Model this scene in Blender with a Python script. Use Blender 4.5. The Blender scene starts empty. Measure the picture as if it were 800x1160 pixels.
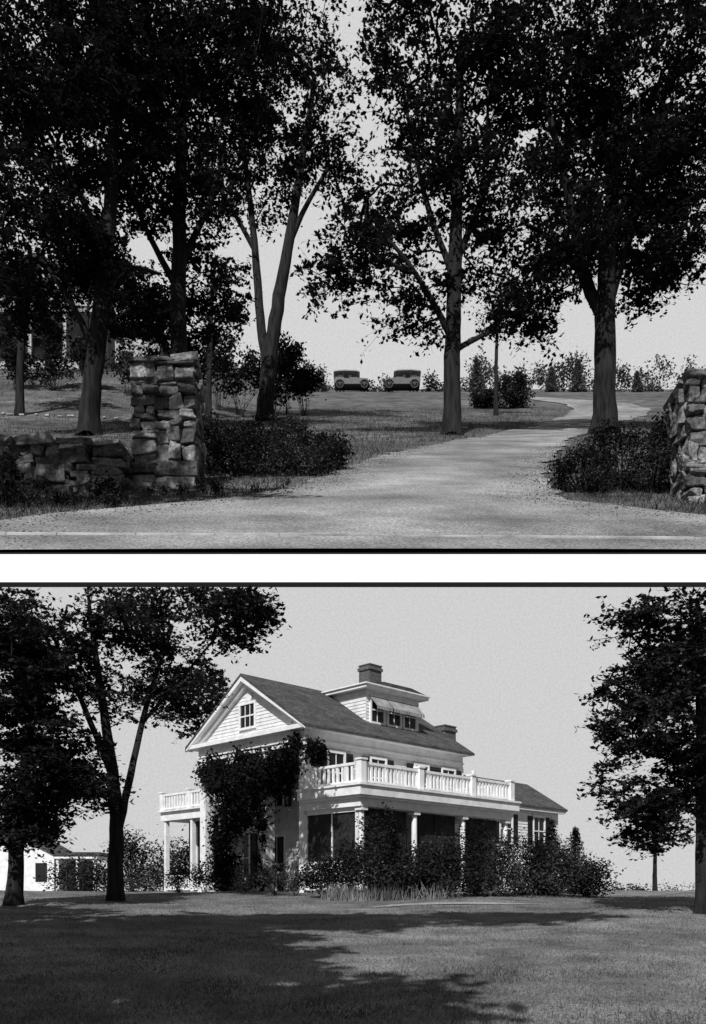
import bpy, math, random
import numpy as np
from mathutils import Vector
random.seed(7); RNG=np.random.default_rng(11)
sc=bpy.context.scene
ZC=1.0      # eye height
K=0.1       # the house garden in front is a 1:10 garden; the hillside behind/above it is full size
SLOPE=0.57

# ------------------------------------------------------------ materials
def new_mat(name):
    m=bpy.data.materials.new(name); m.use_nodes=True
    nt=m.node_tree; 
    for n in list(nt.nodes): nt.nodes.remove(n)
    out=nt.nodes.new('ShaderNodeOutputMaterial')
    return m,nt,out
def g(v): return (v,v,v,1)
def mat(name,a,b,scale=5,rough=.85,bump=.0,detail=6,stretch=(1,1,1),island=0.0,scale2=None,amt2=.3,spec=.2,lo=.35,hi=.65,scale3=None,amt3=.3):
    m,nt,out=new_mat(name); N=nt.nodes; L=nt.links
    p=N.new('ShaderNodeBsdfPrincipled'); p.inputs['Roughness'].default_value=rough
    p.inputs['Specular IOR Level'].default_value=spec
    tc=N.new('ShaderNodeTexCoord'); mp=N.new('ShaderNodeMapping'); mp.inputs['Scale'].default_value=stretch
    L.new(tc.outputs['Object'],mp.inputs['Vector'])
    no=N.new('ShaderNodeTexNoise'); no.inputs['Scale'].default_value=scale; no.inputs['Detail'].default_value=detail
    L.new(mp.outputs[0],no.inputs['Vector'])
    cr=N.new('ShaderNodeValToRGB'); cr.color_ramp.elements[0].position=lo; cr.color_ramp.elements[1].position=hi
    cr.color_ramp.elements[0].color=g(a); cr.color_ramp.elements[1].color=g(b)
    L.new(no.outputs['Fac'],cr.inputs['Fac'])
    col=cr.outputs['Color']
    for s2,am in((scale2,amt2),(scale3,amt3)):
        if not s2: continue
        n2=N.new('ShaderNodeTexNoise'); n2.inputs['Scale'].default_value=s2; n2.inputs['Detail'].default_value=4
        L.new(mp.outputs[0],n2.inputs['Vector'])
        mr=N.new('ShaderNodeMapRange'); mr.inputs[1].default_value=.3; mr.inputs[2].default_value=.7
        mr.inputs[3].default_value=1-am; mr.inputs[4].default_value=1+am
        L.new(n2.outputs['Fac'],mr.inputs[0])
        mx=N.new('ShaderNodeVectorMath'); mx.operation='SCALE'
        L.new(col,mx.inputs[0]); L.new(mr.outputs[0],mx.inputs['Scale']); col=mx.outputs[0]
    if island>0:
        ge=N.new('ShaderNodeNewGeometry'); mr=N.new('ShaderNodeMapRange')
        mr.inputs[3].default_value=1-island; mr.inputs[4].default_value=1+island
        L.new(ge.outputs['Random Per Island'],mr.inputs[0])
        mx=N.new('ShaderNodeVectorMath'); mx.operation='SCALE'
        L.new(col,mx.inputs[0]); L.new(mr.outputs[0],mx.inputs['Scale']); col=mx.outputs[0]
    L.new(col,p.inputs['Base Color'])
    if bump>0:
        bu=N.new('ShaderNodeBump'); bu.inputs['Strength'].default_value=min(1,bump); bu.inputs['Distance'].default_value=.3/scale
        L.new(no.outputs['Fac'],bu.inputs['Height']); L.new(bu.outputs[0],p.inputs['Normal'])
    L.new(p.outputs[0],out.inputs[0]); return m
def leafmat(name,a,b,scale,trans=.25,island=.5):
    m,nt,out=new_mat(name); N=nt.nodes; L=nt.links
    tc=N.new('ShaderNodeTexCoord'); no=N.new('ShaderNodeTexNoise'); no.inputs['Scale'].default_value=scale
    L.new(tc.outputs['Object'],no.inputs['Vector'])
    cr=N.new('ShaderNodeValToRGB'); cr.color_ramp.elements[0].position=.35; cr.color_ramp.elements[1].position=.68
    cr.color_ramp.elements[0].color=g(a); cr.color_ramp.elements[1].color=g(b)
    L.new(no.outputs['Fac'],cr.inputs['Fac'])
    ge=N.new('ShaderNodeNewGeometry'); mr=N.new('ShaderNodeMapRange')
    mr.inputs[3].default_value=1-island; mr.inputs[4].default_value=1+island
    L.new(ge.outputs['Random Per Island'],mr.inputs[0])
    mx=N.new('ShaderNodeVectorMath'); mx.operation='SCALE'
    L.new(cr.outputs[0],mx.inputs[0]); L.new(mr.outputs[0],mx.inputs['Scale'])
    d=N.new('ShaderNodeBsdfDiffuse'); t=N.new('ShaderNodeBsdfTranslucent'); ms=N.new('ShaderNodeMixShader'); ms.inputs[0].default_value=trans
    L.new(mx.outputs[0],d.inputs[0]); L.new(mx.outputs[0],t.inputs[0])
    L.new(d.outputs[0],ms.inputs[1]); L.new(t.outputs[0],ms.inputs[2]); L.new(ms.outputs[0],out.inputs[0]); return m

M={}
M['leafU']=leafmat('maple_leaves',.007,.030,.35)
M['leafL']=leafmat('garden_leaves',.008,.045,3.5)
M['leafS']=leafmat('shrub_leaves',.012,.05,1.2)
M['leafSL']=leafmat('garden_shrub_leaves',.010,.06,6)
M['leafV']=leafmat('vine_leaves',.006,.03,6)
M['leafF']=leafmat('distant_leaves',.06,.14,.5)  # distance haze put into the leaf colour as a lighter tone
M['bloom']=leafmat('blossom',.3,.6,6)
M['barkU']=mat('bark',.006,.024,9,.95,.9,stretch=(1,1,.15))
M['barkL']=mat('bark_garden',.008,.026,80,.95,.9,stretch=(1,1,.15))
M['stone']=mat('fieldstone',.065,.21,5,.9,.9,island=.65,scale2=22,amt2=.5,detail=12)
M['mortar']=mat('mortar',.008,.02,12,.95,.5)
M['lawnU']=mat('lawn_turf',.05,.115,1.1,.95,.8,detail=10,scale2=28,amt2=.6,scale3=.22,amt3=.35)
M['lawnL']=mat('garden_turf',.095,.19,9,.95,.8,detail=10,scale2=220,amt2=.6,scale3=2.2,amt3=.3)
M['gravel']=mat('gravel_drive',.115,.265,.9,.95,.7,detail=15,scale2=34,amt2=.6,scale3=.3,amt3=.35,lo=.3,hi=.7)
M['path']=mat('garden_path_gravel',.24,.36,40,.95,.5)
M['pebble']=mat('pebbles',.08,.32,3,.9,0,island=.6)
M['grassU']=leafmat('grass_blades',.05,.12,.6,.3,.6)
M['grassL']=leafmat('garden_grass_blades',.085,.22,7,.3,.6)
M['white']=mat('white_paint',.62,.8,25,.6,.15,detail=6,lo=.25,hi=.6)
M['white2']=mat('white_siding',.54,.73,30,.6,.15,island=.06,detail=6,lo=.25,hi=.6)
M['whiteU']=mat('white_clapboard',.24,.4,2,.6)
M['page_gap']=mat('white_board',.9,.94,3,.6,.0)
M['black']=mat('black_board',.004,.007,5,.8)
M['roof']=mat('shingle_roof',.04,.09,60,.9,.6,stretch=(1,1,3),scale2=14,amt2=.35)
M['roofU']=mat('slate_roof',.04,.08,5,.9,.5)
M['brick']=mat('chimney_brick',.07,.14,90,.9,.6)
M['shutter']=mat('dark_shutter',.012,.025,40,.6)
M['screen_shade']=mat('screen_and_shade',.012,.03,60,.7)
M['floor']=mat('porch_floor',.08,.14,40,.8)
M['awning']=mat('canvas',.2,.33,30,.9)
M['carpaint']=mat('car_enamel',.06,.09,3,.5,0,spec=.3)
M['canvas']=mat('car_canvas',.26,.4,4,.9)
M['rubber']=mat('tyre_rubber',.06,.09,6,.9)
M['ground']=mat('ground_earth',.05,.1,.2,.95,.4)
M['limewash']=mat('kerb_stone',.16,.42,2.5,.9,.4)
mm,nt,out=new_mat('window_glass'); p=nt.nodes.new('ShaderNodeBsdfPrincipled'); p.inputs['Base Color'].default_value=g(.012); p.inputs['Roughness'].default_value=.12
nt.links.new(p.outputs[0],out.inputs[0]); M['glass']=mm
def skymat(name,a,b,s):
    mm,nt,out=new_mat(name); e=nt.nodes.new('ShaderNodeEmission'); no=nt.nodes.new('ShaderNodeTexNoise'); no.inputs['Scale'].default_value=s; no.inputs['Detail'].default_value=4; no.inputs['Roughness'].default_value=.8
    cr=nt.nodes.new('ShaderNodeValToRGB'); cr.color_ramp.elements[0].position=.25; cr.color_ramp.elements[1].position=.75; cr.color_ramp.elements[0].color=g(a); cr.color_ramp.elements[1].color=g(b)
    tc=nt.nodes.new('ShaderNodeTexCoord'); nt.links.new(tc.outputs['Object'],no.inputs['Vector'])
    nt.links.new(no.outputs['Fac'],cr.inputs['Fac']); nt.links.new(cr.outputs[0],e.inputs[0]); nt.links.new(e.outputs[0],out.inputs[0])
    try: mm.cycles.emission_sampling='NONE'
    except Exception as ex: print(ex)
    return mm
M['sky']=skymat('pale_sky',.54,.72,45); M['sky2']=skymat('hazy_sky',.56,.76,.9)

# ------------------------------------------------------------ mesh helpers
def raw_obj(name,V,F,mats,parent=None,fmat=None,smooth=False):
    me=bpy.data.meshes.new(name)
    V=np.asarray(V,dtype=np.float64)
    if parent is not None: V=V-np.array(parent.location)
    if isinstance(F,np.ndarray):
        n,k=F.shape
        me.vertices.add(len(V)); me.vertices.foreach_set('co',V.ravel())
        me.loops.add(n*k); me.loops.foreach_set('vertex_index',F.ravel().astype(np.int32))
        me.polygons.add(n); me.polygons.foreach_set('loop_start',np.arange(0,n*k,k,dtype=np.int32))
        try: me.polygons.foreach_set('loop_total',np.full(n,k,dtype=np.int32))
        except Exception: pass
        me.update(calc_edges=True)
    else:
        me.from_pydata([tuple(v) for v in V],[],F); me.update()
    if not isinstance(mats,(list,tuple)): mats=[mats]
    for m in mats: me.materials.append(m)
    if smooth: me.polygons.foreach_set('use_smooth',[True]*len(me.polygons))
    me.validate()
    o=bpy.data.objects.new(name,me); sc.collection.objects.link(o)
    if parent is not None: o.parent=parent
    return o
def empty(name,loc):
    o=bpy.data.objects.new(name,None); o.empty_display_size=.2; o.location=loc; sc.collection.objects.link(o); return o
class MB:
    def __init__(s): s.V=[]; s.F=[]
    def box(s,fn,a0,a1,b0,b1,c0,c1):
        i=len(s.V)
        for a in(a0,a1):
            for b in(b0,b1):
                for c in(c0,c1): s.V.append(fn(a,b,c))
        s.F+=[[i+q for q in f] for f in((0,1,3,2),(4,6,7,5),(0,4,5,1),(2,3,7,6),(0,2,6,4),(1,5,7,3))]
    def prism(s,fn,poly,c0,c1):   # poly in (a,b), extruded in c
        i=len(s.V); n=len(poly)
        for a,b in poly: s.V.append(fn(a,b,c0))
        for a,b in poly: s.V.append(fn(a,b,c1))
        s.F.append([i+k for k in range(n)]); s.F.append([i+n+k for k in reversed(range(n))])
        for k in range(n): s.F.append([i+k,i+(k+1)%n,i+n+(k+1)%n,i+n+k])
    def tube(s,p,q,r0,r1,n=8):
        p=np.array(p,float);q=np.array(q,float);d=q-p;l=np.linalg.norm(d)
        if l<1e-9:return
        d/=l;a=np.cross(d,[0,0,1.0] if abs(d[2])<.9 else [1.0,0,0]);a/=np.linalg.norm(a);b=np.cross(d,a)
        i=len(s.V)
        for c,r in((p,r0),(q,r1)):
            for k in range(n):
                t=2*math.pi*k/n; s.V.append(tuple(c+r*(math.cos(t)*a+math.sin(t)*b)))
        for k in range(n): s.F.append([i+k,i+(k+1)%n,i+n+(k+1)%n,i+n+k])
        s.F.append([i+k for k in range(n)]); s.F.append([i+n+k for k in range(n)])
    def quad(s,*p):
        i=len(s.V); s.V+=list(p); s.F.append(list(range(i,i+len(p))))
    def emit(s,name,m,parent=None,bevel=0,smooth=False):
        o=raw_obj(name,s.V,s.F,m,parent,smooth=smooth)
        if bevel:
            b=o.modifiers.new('bevel','BEVEL'); b.width=bevel; b.segments=2; b.limit_method='ANGLE'
        return o

def leaf_quads(C,size,up=.5,rng=RNG,aspect=.62):
    n=len(C)
    nrm=rng.normal(size=(n,3)); nrm/=np.linalg.norm(nrm,axis=1)[:,None]; nrm[:,2]=np.abs(nrm[:,2])+up
    nrm/=np.linalg.norm(nrm,axis=1)[:,None]
    t=rng.normal(size=(n,3)); a=np.cross(nrm,t); a/=np.linalg.norm(a,axis=1)[:,None]; b=np.cross(nrm,a)
    s=(size*rng.uniform(.6,1.35,n))[:,None]
    V=np.stack([C-a*s*.5,C+b*s*.5*aspect+a*s*.08-nrm*s*.1,C+a*s*.55,C-b*s*.5*aspect+a*s*.08-nrm*s*.1],axis=1).reshape(-1,3)
    F=np.arange(4*n).reshape(n,4)
    return V,F
def in_ell(n,c,r,rng=RNG,shell=.45):
    d=rng.normal(size=(n,3)); d/=np.linalg.norm(d,axis=1)[:,None]
    rad=rng.uniform(0,1,n)**shell
    return np.array(c)+d*rad[:,None]*np.array(r)

def skin_tubes(P0,P1,R0,R1,n=6):
    P0=np.array(P0);P1=np.array(P1);R0=np.array(R0);R1=np.array(R1)
    d=P1-P0; l=np.linalg.norm(d,axis=1); l[l<1e-9]=1e-9; d=d/l[:,None]
    ref=np.where(np.abs(d[:,2:3])<.9,np.array([[0,0,1.0]]),np.array([[1.0,0,0]]))
    a=np.cross(d,ref); a/=np.linalg.norm(a,axis=1)[:,None]; b=np.cross(d,a)
    V=[]
    for P,R in((P0,R0),(P1,R1)):
        for k in range(n):
            t=2*math.pi*k/n
            V.append(P+R[:,None]*(math.cos(t)*a+math.sin(t)*b))
    V=np.stack(V,axis=1); m=len(P0)
    base=(np.arange(m)*2*n)[:,None]
    F=np.concatenate([base+np.array([[k,(k+1)%n,n+(k+1)%n,n+k]]) for k in range(n)],axis=0)
    return V.reshape(-1,3),F
def trunk_skin(w,n=16,off=0,flare=False):
    m=len(w); d=np.gradient(w[:,:3],axis=0); d/=np.linalg.norm(d,axis=1)[:,None]
    a=np.cross(d,np.array([0.0,1,0])); a/=np.linalg.norm(a,axis=1)[:,None]; b=np.cross(d,a)
    t=np.linspace(0,2*math.pi,n,endpoint=False); ph=RNG.uniform(0,6.28,3)
    lump=1+.06*np.sin(3*t+ph[0])+.05*np.sin(5*t+ph[1])
    V=[]
    for i in range(m):
        L=lump+RNG.normal(size=n)*.025
        if flare and i<3: L=L*(1+(.28,.1,.03)[i]*(1+.6*np.sin(4*t+ph[2])))
        V.append(w[i,:3]+w[i,3]*L[:,None]*(np.cos(t)[:,None]*a[i]+np.sin(t)[:,None]*b[i]))
    V=np.concatenate(V); F=[]
    for i in range(m-1):
        for k in range(n): F.append([off+i*n+k,off+i*n+(k+1)%n,off+(i+1)*n+(k+1)%n,off+(i+1)*n+k])
    return V,F

def tree(name,stems,crowns,leaf,clr,per,lm,bm,unit=1.0,clip=None,tip=.012,flat=.3,lo=.32,gap=-.22):
    base=stems[0][0][:3]; root=empty(name,base)
    P=[];par=[]; TV=[];TF=[];off=0
    for si,st in enumerate(stems):
        pts=[]
        for i in range(len(st)-1):
            a=np.array(st[i]);b=np.array(st[i+1]);m=5
            for k in range(m): pts.append(a+(b-a)*k/m)
        pts.append(np.array(st[-1])); w=np.array(pts)
        for _ in range(4):
            w[1:-1]=(w[:-2]+2*w[1:-1]+w[2:])/4
        w[1:-1,:2]+=RNG.normal(size=(len(w)-2,2))*.05*w[1:-1,3:4]
        V,F=trunk_skin(w,off=off,flare=si==0); TV.append(V);TF+=F;off+=len(V)
        z0=w[0,2]; H=w[-1,2]-z0
        for i in range(len(w)):
            if si==0 and (w[i,2]-z0)<lo*H: continue
            P.append(w[i,:3]);par.append(-1)
    C=np.concatenate([in_ell(n,c,r) for c,r,n in crowns])
    q=C/unit; ph=RNG.uniform(0,6.28,3)
    sn=np.sin(q[:,0]*1.7+ph[0]+np.sin(q[:,2]*.8))*np.sin(q[:,2]*1.9+ph[1]+.6*np.sin(q[:,0]*.9))
    C=C[sn>gap]
    if clip is not None: C=C[clip(C)]
    PA=np.array(P)
    dd=np.min(np.linalg.norm(C[:,None]-PA[None],axis=2),axis=1); C=C[np.argsort(dd)]
    tips=[]
    for c in C:
        A=np.array(P); dv=c-A; dist=np.linalg.norm(dv,axis=1)+.9*np.maximum(0,-dv[:,2])
        j=int(np.argmin(dist)); a=A[j]; L=np.linalg.norm(c-a)
        nseg=max(1,min(5,int(L/(.55*unit))+1)); prev=j
        for k in range(1,nseg+1):
            t=k/nseg; q=a+(c-a)*t
            q=q+np.array([0,0,.10*L*math.sin(math.pi*t)])
            if k<nseg: q=q+RNG.normal(size=3)*.05*L
            P.append(q);par.append(prev);prev=len(P)-1
        tips.append(prev)
    cnt=np.zeros(len(P))
    for t in tips:
        k=t
        while k>=0: cnt[k]+=1;k=par[k]
    A=np.array(P); idx=[i for i in range(len(P)) if par[i]>=0]
    r=lambda c: tip*unit*np.maximum(1,c)**.52
    pr=np.array([par[i] for i in idx])
    rp=np.array([r(cnt[i])*1.08 for i in idx]); rc=np.array([r(cnt[i])*.95 for i in idx])
    T0=[];T1=[];Ls=[]
    for c in C:
        rr=clr*RNG.uniform(.55,1.3); nt_=RNG.integers(5,9); m=max(3,int(per*RNG.uniform(.6,1.4)/nt_))
        az=RNG.uniform(0,6.28,nt_); el=RNG.normal(size=nt_)*flat
        D=np.stack([np.cos(az)*np.cos(el),np.sin(az)*np.cos(el),np.sin(el)],1)
        for dvec in D:
            ln=rr*RNG.uniform(.6,1.15); e=c+dvec*ln; e[2]-=.15*ln; T0.append(c);T1.append(e)
            t=RNG.uniform(.15,1.05,m)[:,None]; Ls.append(c+(e-c)*t+RNG.normal(size=(m,3))*np.array([.10,.10,.06])*rr)
    BV,BF=skin_tubes(A[pr],A[idx],rp,rc,5)
    T0=np.array(T0);T1=np.array(T1)
    if clip is not None: k=clip(T1); T0=T0[k];T1=T1[k]
    WV,WF=skin_tubes(T0,T1,np.full(len(T0),tip*unit*.6),np.full(len(T0),tip*unit*.25),3)
    raw_obj('trunk',np.concatenate(TV),TF,bm,root,smooth=True); raw_obj('branches',BV,BF,bm,root,smooth=True); raw_obj('twigs',WV,WF,bm,root)
    Lc=np.concatenate(Ls)
    if clip is not None: Lc=Lc[clip(Lc)]
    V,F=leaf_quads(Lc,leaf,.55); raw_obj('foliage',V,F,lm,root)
    return root
def shrub(name,base,ells,leaf,n,lm,clr=.3,stems=True,up=.3,bm=None,unit=1.0,bloom=None):
    root=empty(name,base); Ls=[];mb=MB()
    for c,r in ells:
        k=max(6,int(n/60)); cc=in_ell(k,c,r,shell=.35)
        cc=cc[cc[:,2]>base[2]-.05*unit]
        for q in cc:
            Ls.append(q+RNG.normal(size=(60,3))*clr*np.array([.5,.5,.4]))
            if RNG.random()<.5: mb.tube((c[0]+RNG.normal()*r[0]*.1,c[1],base[2]-.05*unit),tuple(q),.015*unit,.005*unit,4)
    L=np.concatenate(Ls); V,F=leaf_quads(L,leaf,up); raw_obj('foliage',V,F,lm,root)
    if mb.V: mb.emit('stems',bm or M['barkU'],root)
    if bloom:
        B=L[RNG.choice(len(L),bloom)]; V,F=leaf_quads(B+RNG.normal(size=B.shape)*.02*unit,leaf*1.1,.3); raw_obj('blossoms',V,F,M['bloom'],root)
    return root
def conifer(name,base,h,r,lm,unit=1.0,n=5000,leaf=.1):
    root=empty(name,base); b=np.array(base)
    mb=MB(); mb.tube(b-np.array([0,0,.1*unit]),b+np.array([0,0,h]),.02*h,.003*h,6)
    pts=[]
    nl=18
    for i in range(nl):
        t=i/nl; z=h*(.06+.92*t); R=r*(1-t)**.85
        for a in np.linspace(0,6.28,9+RNG.integers(4),endpoint=False):
            a+=RNG.normal()*.2; rr=R*RNG.uniform(.7,1.15); m=int(n/nl/10*(1-t*.6))+3
            s=RNG.uniform(.15,1,m)
            q=np.stack([np.cos(a)*s*rr,np.sin(a)*s*rr,z-s*rr*.25+0*s],1)+RNG.normal(size=(m,3))*.05*r
            pts.append(b+q); e=b+np.array([math.cos(a)*rr,math.sin(a)*rr,z-rr*.25]); mb.tube(b+np.array([0,0,z]),e,.004*h,.001*h,4)
    L=np.concatenate(pts); V,F=leaf_quads(L,leaf,.2,aspect=.35); raw_obj('needles',V,F,lm,root); mb.emit('trunk',M['barkU'],root)
    return root

# ------------------------------------------------------------ world, sun, camera
w=bpy.data.worlds.new("World"); sc.world=w; w.use_nodes=True; nt=w.node_tree
bg=nt.nodes['Background']; sk=nt.nodes.new('ShaderNodeTexSky'); sk.sky_type='NISHITA'; sk.sun_disc=False
sunv=Vector((-.2,-.72,.68)).normalized()
sk.sun_elevation=math.asin(sunv.z); sk.sun_rotation=math.atan2(sunv.x,sunv.y)
bw=nt.nodes.new('ShaderNodeRGBToBW'); nt.links.new(sk.outputs[0],bw.inputs[0]); nt.links.new(bw.outputs[0],bg.inputs[0]); bg.inputs[1].default_value=.05
sl=bpy.data.lights.new('sun','SUN'); sl.energy=4.7; sl.angle=math.radians(.5); so=bpy.data.objects.new('sun',sl); sc.collection.objects.link(so)
so.rotation_euler=sunv.to_track_quat('Z','Y').to_euler()
cd=bpy.data.cameras.new('camera'); cam=bpy.data.objects.new('camera',cd); sc.collection.objects.link(cam); sc.camera=cam
cam.location=(0,0,ZC); cam.rotation_euler=(math.radians(90),0,0); cd.sensor_fit='HORIZONTAL'; cd.sensor_width=36; cd.lens=45; cd.shift_y=.5375; cd.clip_start=.02; cd.clip_end=5000
sc.view_settings.view_transform='Standard'; sc.view_settings.look='None'; sc.view_settings.exposure=0

# big ground
raw_obj('ground',[(-2000,-2000,-.35),(2000,-2000,-.35),(2000,2000,-.35),(-2000,2000,-.35)],[[0,1,2,3]],M['ground'])

# =================================================================== HILLSIDE (full size)
def ss(a,b,x):
    t=np.clip((x-a)/(b-a),0,1); return t*t*(3-2*t)
def GZ(x,y):
    x=np.asarray(x,float);y=np.asarray(y,float)
    return ZC-1.6+SLOPE*y+1.2*ss(50,85,y)+2.7*ss(-6,-15,x)*ss(34,60,y)+.03*np.sin(x*1.3+y*.4)*ss(15,30,y)
def at(px,py,d): return ((px-400)/1000*d,d,ZC+(1010-py)/1000*d)
_ys=np.linspace(8.4,200,6000)
_py=1010-1000*(ZC-1.6+SLOPE*_ys+1.2*ss(50,85,_ys)-ZC)/_ys
EL=[(449,560),(453,600),(458,638),(463,652),(472,640),(485,598),(500,520),(515,440),(530,395),(555,330),(570,230),(585,60),(600,-60),(640,-200)]
ER=[(449,600),(453,655),(458,712),(464,738),(472,730),(485,676),(500,646),(520,625),(545,618),(570,650),(582,760),(595,900),(640,1050)]
def drive_x(y):
    py=np.interp(y,_ys,_py)
    l=np.interp(py,[a for a,b in EL],[b for a,b in EL]);r=np.interp(py,[a for a,b in ER],[b for a,b in ER])
    return (l-400)/1000*y,(r-400)/1000*y
# terrain
ys=np.concatenate([np.arange(8.5,60,.6),np.arange(60,130,2),np.arange(130,420,12)])
xs=np.concatenate([np.arange(-200,-30,6),np.arange(-30,30,.75),np.arange(30,201,6)])
X,Y=np.meshgrid(xs,ys); Z=GZ(X,Y)+RNG.normal(size=X.shape)*.012
nx=len(xs); V=np.stack([X.ravel(),Y.ravel(),Z.ravel()],1)
I=np.arange(len(ys)-1)[:,None]*nx+np.arange(nx-1)[None]
F=np.stack([I,I+1,I+nx+1,I+nx],2).reshape(-1,4)
raw_obj('hillside_lawn',V,F,M['lawnU'],smooth=True)
raw_obj('sky',[(-700,440,50),(700,440,50),(700,440,900),(-700,440,900)],[[0,1,2,3]],M['sky2'])
# drive
rows=np.concatenate([np.arange(8.5,30,.35),np.arange(30,110,.8)]); V=[];F=[];n=14
for i,y in enumerate(rows):
    l,r=drive_x(y); l+=RNG.normal()*.09; r+=RNG.normal()*.09
    for k in range(n+1):
        x=l+(r-l)*k/n; V.append((x,y,float(GZ(x,y))+.04+.02*math.sin(k/n*math.pi)))
for i in range(len(rows)-1):
    for k in range(n):
        a=i*(n+1)+k; F.append([a,a+1,a+n+2,a+n+1])
raw_obj('gravel_driveway',V,F,M['gravel'],smooth=True)
# edging across the entrance
mb=MB(); x=-5.0
while x<5:
    L=random.uniform(.5,1.3)
    mb.box(lambda a,b,c:(a,b-.045*a,c+SLOPE*(b-.045*a-9.2)),x,x+L-.004,9.2,9.235+random.random()*.01,ZC-1.6+SLOPE*9.2+.02,ZC-1.6+SLOPE*9.2+.072+random.random()*.012); x+=L
mb.emit('stone_kerb',M['limewash'],bevel=.006)
# pebbles
n=12000; yy=8.55*np.exp(RNG.uniform(0,1,n)*math.log(24/8.55)); l,r=drive_x(yy); xx=l+(r-l)*RNG.uniform(0,1,n); zz=GZ(xx,yy)+.05
k=np.abs(xx)<.5*yy; C=np.stack([xx,yy,zz],1)[k]; s=RNG.uniform(.004,.016,len(C))[:,None,None]
oct_=np.array([[1,0,0],[-1,0,0],[0,1,0],[0,-1,0],[0,0,.7],[0,0,-.7]])
V=(C[:,None]+oct_[None]*s*RNG.uniform(.7,1.3,(len(C),6,1))).reshape(-1,3)
of=np.array([[0,2,4],[2,1,4],[1,3,4],[3,0,4],[2,0,5],[1,2,5],[3,1,5],[0,3,5]])
F=(np.arange(len(C))[:,None,None]*6+of[None]).reshape(-1,3); raw_obj('pebbles',V,F,M['pebble'])
# grass
def grass(name,x,y,z,h,wd,m):
    n=len(x); a=RNG.uniform(0,6.28,n); hh=h*RNG.uniform(.5,1.4,n); ln=RNG.normal(size=(n,2))*.5
    dx=np.cos(a)*wd/2;dy=np.sin(a)*wd/2
    V=np.stack([np.stack([x-dx,y-dy,z],1),np.stack([x+dx,y+dy,z],1),np.stack([x+ln[:,0]*hh,y+ln[:,1]*hh,z+hh],1)],1).reshape(-1,3)
    raw_obj(name,V,np.arange(3*n).reshape(n,3),m)
n=110000; yy=9*np.exp(RNG.uniform(0,1,n)*math.log(60/9)); xx=RNG.uniform(-.62,.62,n)*yy; l,r=drive_x(yy)
k=((xx<l+RNG.normal(size=n)*.18)|(xx>r+RNG.normal(size=n)*.18)); xx,yy=xx[k],yy[k]
grass('grass',xx,yy,GZ(xx,yy)-.01,.07+.0015*yy,.02,M['grassU'])

# stone walls: rough, flattish fieldstones
ctex=bpy.data.textures.new('stone_clouds','CLOUDS'); ctex.noise_scale=.06; ctex.noise_depth=4
def stone_block(name,x0,x1,y0,y1,h,cap=True,seed=1,sz=.27,topvar=.0):
    rnd=random.Random(seed); ym=(y0+y1)/2; zb=float(GZ((x0+x1)/2,y0))-.15; zt=zb+.15+h
    root=empty(name,((x0+x1)/2,ym,zb)); mb=MB(); idf=lambda a,b,c:(a,b,c)
    mb.box(idf,x0+.12,x1-.12,y0+.12,y1-.12,zb,zt-.08); mb.emit('mortar_core',M['mortar'],root)
    st=MB()
    def stone(a0,a1,b0,b1,c0,c1):
        i=len(st.V); st.box(idf,a0,a1,b0,b1,c0,c1)
        ca,cc=(a0+a1)/2,(c0+c1)/2; th=rnd.uniform(-.14,.14)*min(1,.2/(max(a1-a0,.05)))*2
        sx=.2*min(a1-a0,.25); sz_=.26*min(c1-c0,.16)
        for k in range(i,i+8):
            x,y,z=st.V[k]; dx,dz=x-ca,z-cc
            x=ca+dx*math.cos(th)-dz*math.sin(th); z=cc+dx*math.sin(th)+dz*math.cos(th)
            st.V[k]=(x+rnd.uniform(-sx,sx),y+rnd.uniform(-.03,.03),z+rnd.uniform(-sz_,sz_))
    def face(a0,a1,put):
        a=a0
        while a<a1-.01:
            wd=rnd.uniform(.3,.65)*sz/.27
            if a+wd>a1-.2: wd=a1-a
            z=zb
            while z<zt-.03:
                ch=rnd.choice([.06,.09,.12,.15,.18,.24,.3])*sz/.27
                if z+ch>zt-.05: ch=zt-z
                ns=1 if ch<.1 and rnd.random()<.5 else rnd.choice([1,2,2,3]) if wd>.45 else rnd.choice([1,1,2])
                cuts=sorted([a+wd*(k+rnd.uniform(-.2,.2))/ns for k in range(1,ns)])
                e=[a+rnd.uniform(-.08,.03)]+cuts+[a+wd+rnd.uniform(-.03,.08)]
                for k in range(len(e)-1): put(max(a0-.02,e[k])+.007,min(a1+.02,e[k+1])-.007,z+.005,z+ch-.005,rnd.uniform(-.06,.05))
                z+=ch
            a+=wd
    face(x0,x1,lambda p,q,c,d,o:stone(p,q,y0-o,y0+.2,c,d)); face(x0,x1,lambda p,q,c,d,o:stone(p,q,y1-.2,y1+o,c,d))
    face(y0+.16,y1-.16,lambda p,q,c,d,o:stone(x0-o,x0+.2,p,q,c,d)); face(y0+.16,y1-.16,lambda p,q,c,d,o:stone(x1-.2,x1+o,p,q,c,d))
    if cap:
        a=x0-.03
        while a<x1:
            L=rnd.uniform(.3,.7); L=min(L,x1+.03-a)
            if x1-a-L<.2: L=x1+.03-a
            c=rnd.uniform(.04,.09)+rnd.random()*topvar
            stone(a+.01,a+L-.01,y0-.05,y1+.05,zt-.04,zt+c); a+=L
    o=st.emit('stones',M['stone'],root,bevel=.014)
    s=o.modifiers.new('sub','SUBSURF'); s.subdivision_type='SIMPLE'; s.levels=2; s.render_levels=2
    d=o.modifiers.new('rough','DISPLACE'); d.texture=ctex; d.strength=.05; d.mid_level=.5; d.texture_coords='LOCAL'
    return root
stone_block('stone_gate_pillar',-3.52,-2.5,14.0,14.8,2.05,seed=4)
stone_block('stone_gate_pillar',4.72,5.8,12.4,13.3,1.82,seed=9)
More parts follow.
